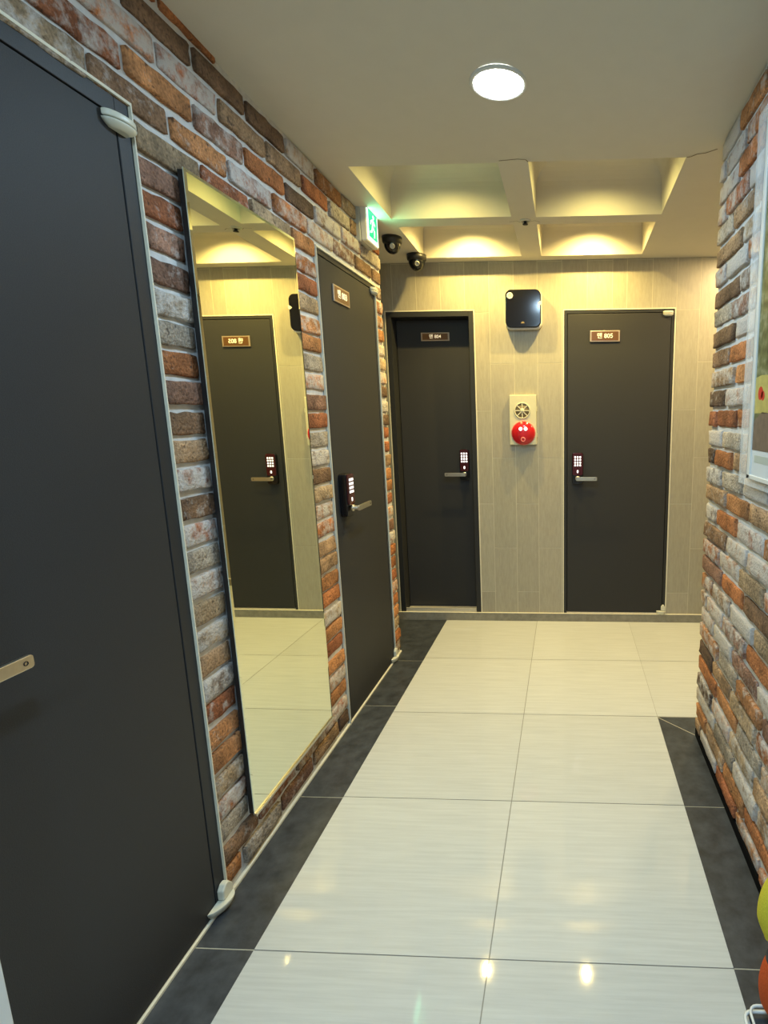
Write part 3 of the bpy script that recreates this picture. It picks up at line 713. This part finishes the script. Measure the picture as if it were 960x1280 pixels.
# ------------------------------------------------------------------ acrylic poster panel on the right wall
ac_ = empty('poster_panel', (XR, 1.50, 1.23))
Pp = lambda a, z, q: (-q, a, z)
b = MB(); b.prism(rrect(-.62, .318, .0, 1.100, .004, 2), Pp, .012, .017); b.build('acrylic_sheet', M['acrylic'], ac_)
b = MB(); ya, yb_, za, zb_ = -.55, .222, .026, 1.070
for a0, a1, b0, b1 in ((ya, yb_, za, za + .012), (ya, yb_, zb_ - .012, zb_), (ya, ya + .020, za, zb_), (yb_ - .024, yb_, za, zb_)): b.prism([(a0, b0), (a1, b0), (a1, b1), (a0, b1)], Pp, .017, .024)
b.build('poster_frame', M['white_plastic'], ac_, bevel=.002)
b = MB(); b.prism([(ya + .01, za + .01), (yb_ - .012, za + .01), (yb_ - .012, zb_ - .01), (ya + .01, zb_ - .01)], Pp, .0172, .0195); ps = b.build('poster_sheet', M['white_trim'], ac_)
b = MB(); b.prism([(ya + .04, .115), (.196, .115), (.196, 1.02), (ya + .04, 1.02)], Pp, .0195, .0200); b.build('printed_photo', M['print'], ps)
b = MB(); b.prism([(.06, .225), (.196, .225), (.196, .330), (.15, .335), (.06, .330)], Pp, .0200, .0203); b.build('printed_lawn', M['print_yellow'], ps)
b = MB(); b.prism([(.02, .115), (.196, .115), (.196, .200), (.13, .228), (.02, .222)], Pp, .0200, .0203); b.build('printed_soil', M['print_earth'], ps)
b = MB()
for cy, cz_, r_ in ((.150, .283, .020), (.130, .275, .014)): b.prism([(cy + r_ * math.cos(2 * PI * k / 14), cz_ + r_ * math.sin(2 * PI * k / 14)) for k in range(14)], Pp, .0203, .0206)
b.build('printed_flower', M['print_red'], ps)
b = MB(); b.prism([(.03, .078), (.172, .078), (.172, .100), (.03, .100)], Pp, .0195, .0200); b.build('printed_caption_box', M['print_grey'], ps)
tag(ac_, 'clear acrylic poster panel with a white-framed garden print on the right brick wall', 'poster')

# ------------------------------------------------------------------ slipper rack at the lower right
rk = empty('slipper_rack', (.505, .98, 0))
b = MB(); R_ = .0042
def loop(x0, x1, y0, y1, z, r=.02): return [(x, y, z) for x, y in rrect(x0, x1, y0, y1, r, 4)]
b.tube(loop(-.071, .066, -.32, .128, .014), R_, closed=True); b.tube(loop(-.060, .066, -.30, .126, .034), R_ * .8, closed=True)
b.build('base_loop', M['white_wire'], rk)
for y in (-.31, .118):
    b = MB(); b.tube([(.060, y, .010), (.060, y, .58)], R_); b.build('upright', M['white_wire'], rk)
for z in (.325, .55):
    b = MB(); b.tube(loop(.035, .064, -.31, .118, z, .012), R_ * .8, closed=True); b.build('tier', M['white_wire'], rk)
tag(rk, 'low white wire slipper rack at the foot of the right brick wall', 'rack')

def slipper(name, mfelt, loc, rot, label, L=.235, W=.098):
    o = empty(name, loc); o.rotation_euler = rot
    def half(t):      # half width along the sole, t from heel 0 to toe 1
        return W / 2 * (math.sin(PI * min(1, max(0, t)) ** .9) ** .42) * (.86 + .20 * math.sin(PI * (t - .15)))
    n = 22; T = [.5 - .5 * math.cos(PI * k / n) for k in range(n + 1)]
    out = [(half(t), -L / 2 + L * t) for t in T] + [(-half(t), -L / 2 + L * t) for t in T[::-1][1:-1]]
    b = MB(); b.prism(out, lambda x, y, h: (x, y, h), 0, .016, 0, True); b.build('sole', mfelt, o, bevel=.004)
    b = MB(); b.prism([(x * .9, y * .95) for x, y in out], lambda x, y, h: (x, y, h), .016, .019, 0); b.build('insole', M['insole'], o)
    b = MB(); m = 14; K = 16; t0 = .40; vs = []
    for k in range(K + 1):
        t = t0 + (1 - t0) * (k / K) ** .9; w = max(.004, half(t) * 1.03); hgt = .060 * (1 - ((t - t0) / (1 - t0)) ** 2.4) + .020 * min(1, (1 - t) * 6 + .25)
        dip = .10 * L * (1 - k / K)
        for i in range(m + 1):
            a = PI * i / m; yy = -L / 2 + L * t + dip * (1 - math.sin(a)) * -.9
            vs.append((w * math.cos(a), yy, .006 + hgt * math.sin(a) ** .8))
    b.add(vs, [(k * (m + 1) + i, k * (m + 1) + i + 1, (k + 1) * (m + 1) + i + 1, (k + 1) * (m + 1) + i) for k in range(K) for i in range(m)], 0, True)
    b.add(vs, [[K * (m + 1) + i for i in range(m + 1)]], 0)
    up = b.build('upper', mfelt, o); s = up.modifiers.new('thick', 'SOLIDIFY'); s.thickness = .004; s.offset = -1
    b = MB(); b.tube(vs[:m + 1], .0034, 8); b.build('opening_binding', M['dark_rim'], up)
    tag(o, label, 'slipper', 'felt slippers standing in the wire rack')
DN = (math.radians(-90), 0, 0)
# toes down, soles to the wall
def stand(x, y, z, lean, yaw): 
    m = Matrix.Rotation(yaw, 3, 'Z') @ Matrix.Rotation(lean, 3, 'Y') @ Matrix(((0, 0, -1), (1, 0, 0), (0, -1, 0)))
    return (x, y, z), m.to_euler()
for nm, mf, args, lab in (
    ('felt_slipper', M['orange_felt'], (.526, 1.035, .190, .36, -.10), 'orange felt slipper standing toe down at the far end of the lower tier'),
    ('felt_slipper', M['orange_felt'], (.526, .905, .180, .36, -.10), 'orange felt slipper in front of the other orange one, cut by the photo edge'),
    ('felt_slipper', M['yellow_felt'], (.520, 1.045, .385, .55, -.10), 'yellow felt slipper standing in the upper tier above the orange ones')):
    loc, rot = stand(*args); slipper(nm, mf, loc, rot, lab)

# ------------------------------------------------------------------ lamps
def disc_lamp(x, y, label, power, col, r=.083, m='cool_led', group=None):
    z = cz(y); o = empty('ceiling_downlight', (x, y, z))
    b = MB(); b.lathe([(r * .94, -.001), (r * .96, -.006), (r * 1.06, -.007), (r * 1.10, -.003), (r * 1.10, .002)], lambda a, c, h: (a, c, h), 48); b.build('trim_ring', M['white_plastic'], o)
    b = MB(); b.lathe([(r * .97, -.003), (r * .8, -.006), (0, -.007)], lambda a, c, h: (a, c, h), 48); b.build('diffuser', M[m], o)
    tag(o, label, 'light', group)
    ld = bpy.data.lights.new('lamp', 'AREA'); ld.shape = 'DISK'; ld.size = r * 1.8; ld.energy = power; ld.color = col
    lo = bpy.data.objects.new('lamp_emitter', ld); COL.objects.link(lo); lo.parent = o; lo.location = (0, 0, -.010)
    return o
def spot_lamp(x, y, z, label, power, col, r=.015, size=.034):
    o = empty('coffer_spotlight', (x, y, z))
    b = MB(); b.lathe([(r, .0), (r * 1.5, -.002), (r * 1.55, -.006), (r * 1.1, -.010), (r, -.004)], lambda a, c, h: (a, c, h), 32); b.build('trim_ring', M['white_plastic'], o)
    b = MB(); b.lathe([(r, -.003), (r * .7, -.005), (0, -.006)], lambda a, c, h: (a, c, h), 24); b.build('led_lens', M['warm_led'], o)
    tag(o, label, 'light', 'small warm spotlights in the ceiling coffers')
    ld = bpy.data.lights.new('lamp', 'SPOT'); ld.shadow_soft_size = .016; ld.energy = power; ld.color = col
    ld.spot_size = math.radians(150 if y < 3 else 138); ld.spot_blend = 1
    lo = bpy.data.objects.new('lamp_emitter', ld); COL.objects.link(lo); lo.parent = o; lo.location = (0, 0, -.024)
WARM = (1.0, .735, .23); WARM2 = (1.0, .82, .26); COOL = (.48, .76, 1.0)
disc_lamp(-.215, 1.905, 'bright round cool white downlight in the flat ceiling', 9.5, COOL)
disc_lamp(-.215, .25, 'added round cool white fill light overhead, in front of the coffers, out of frame', 15.5, COOL)  # unseen lamp added as cool fill for the near floor and walls
disc_lamp(-.215, -1.0, 'added round cool white fill light furthest back from the coffers, out of frame', 16, COOL)  # second added fill lamp, unseen behind the camera
names = ['front left', 'front right', 'rear left', 'rear right']
for (x0, x1, y0, y1), nm, pw in zip(cells, names, (19, 23, 80, 85)):
    yy = 2.69 if y0 < 3 else 3.385
    spot_lamp((x0 + x1) / 2, yy, cz(yy) + DEEP - .003, f'small warm spotlight inside the {nm} ceiling coffer', pw, WARM2 if y0 < 3 else WARM)
disc_lamp(1.10, 3.30, 'round warm downlight in the passage that turns right', 12, (1.0, .74, .36), r=.07, m='warm_led')

# ------------------------------------------------------------------ world and camera
w = bpy.data.worlds.new('World'); S.world = w; w.use_nodes = True
w.node_tree.nodes['Background'].inputs['Color'].default_value = (.05, .05, .05, 1)
w.node_tree.nodes['Background'].inputs['Strength'].default_value = .3
cam = bpy.data.cameras.new('Camera'); co = bpy.data.objects.new('Camera', cam); COL.objects.link(co)
f, px, py, pitch, yaw, roll = 673.81, 677.26, 638.73, -.173601, .045682, .006629
cr_, sr = math.cos(roll), math.sin(roll); cp, sn = math.cos(pitch), math.sin(pitch); cy, sy = math.cos(yaw), math.sin(yaw)
Rr = Matrix(((cr_, 0, sr), (0, 1, 0), (-sr, 0, cr_))); Rp = Matrix(((1, 0, 0), (0, cp, -sn), (0, sn, cp))); Ry = Matrix(((cy, -sy, 0), (sy, cy, 0), (0, 0, 1)))
A = Ry @ Rp @ Rr
rot = Matrix((A.col[0], A.col[2], -A.col[1])).transposed()
co.matrix_world = Matrix.Translation((0, 0, 1.45)) @ rot.to_4x4()
cam.sensor_fit = 'VERTICAL'; cam.sensor_height = 36; cam.lens = f / 1280 * 36
cam.shift_x = -(px - 480) / 1280; cam.shift_y = (py - 640) / 1280
cam.clip_start = .02
S.camera = co
S.view_settings.view_transform = 'Standard'; S.view_settings.look = 'None'; S.view_settings.gamma = 1; S.view_settings.use_curve_mapping = False
S.view_settings.exposure = 0.35
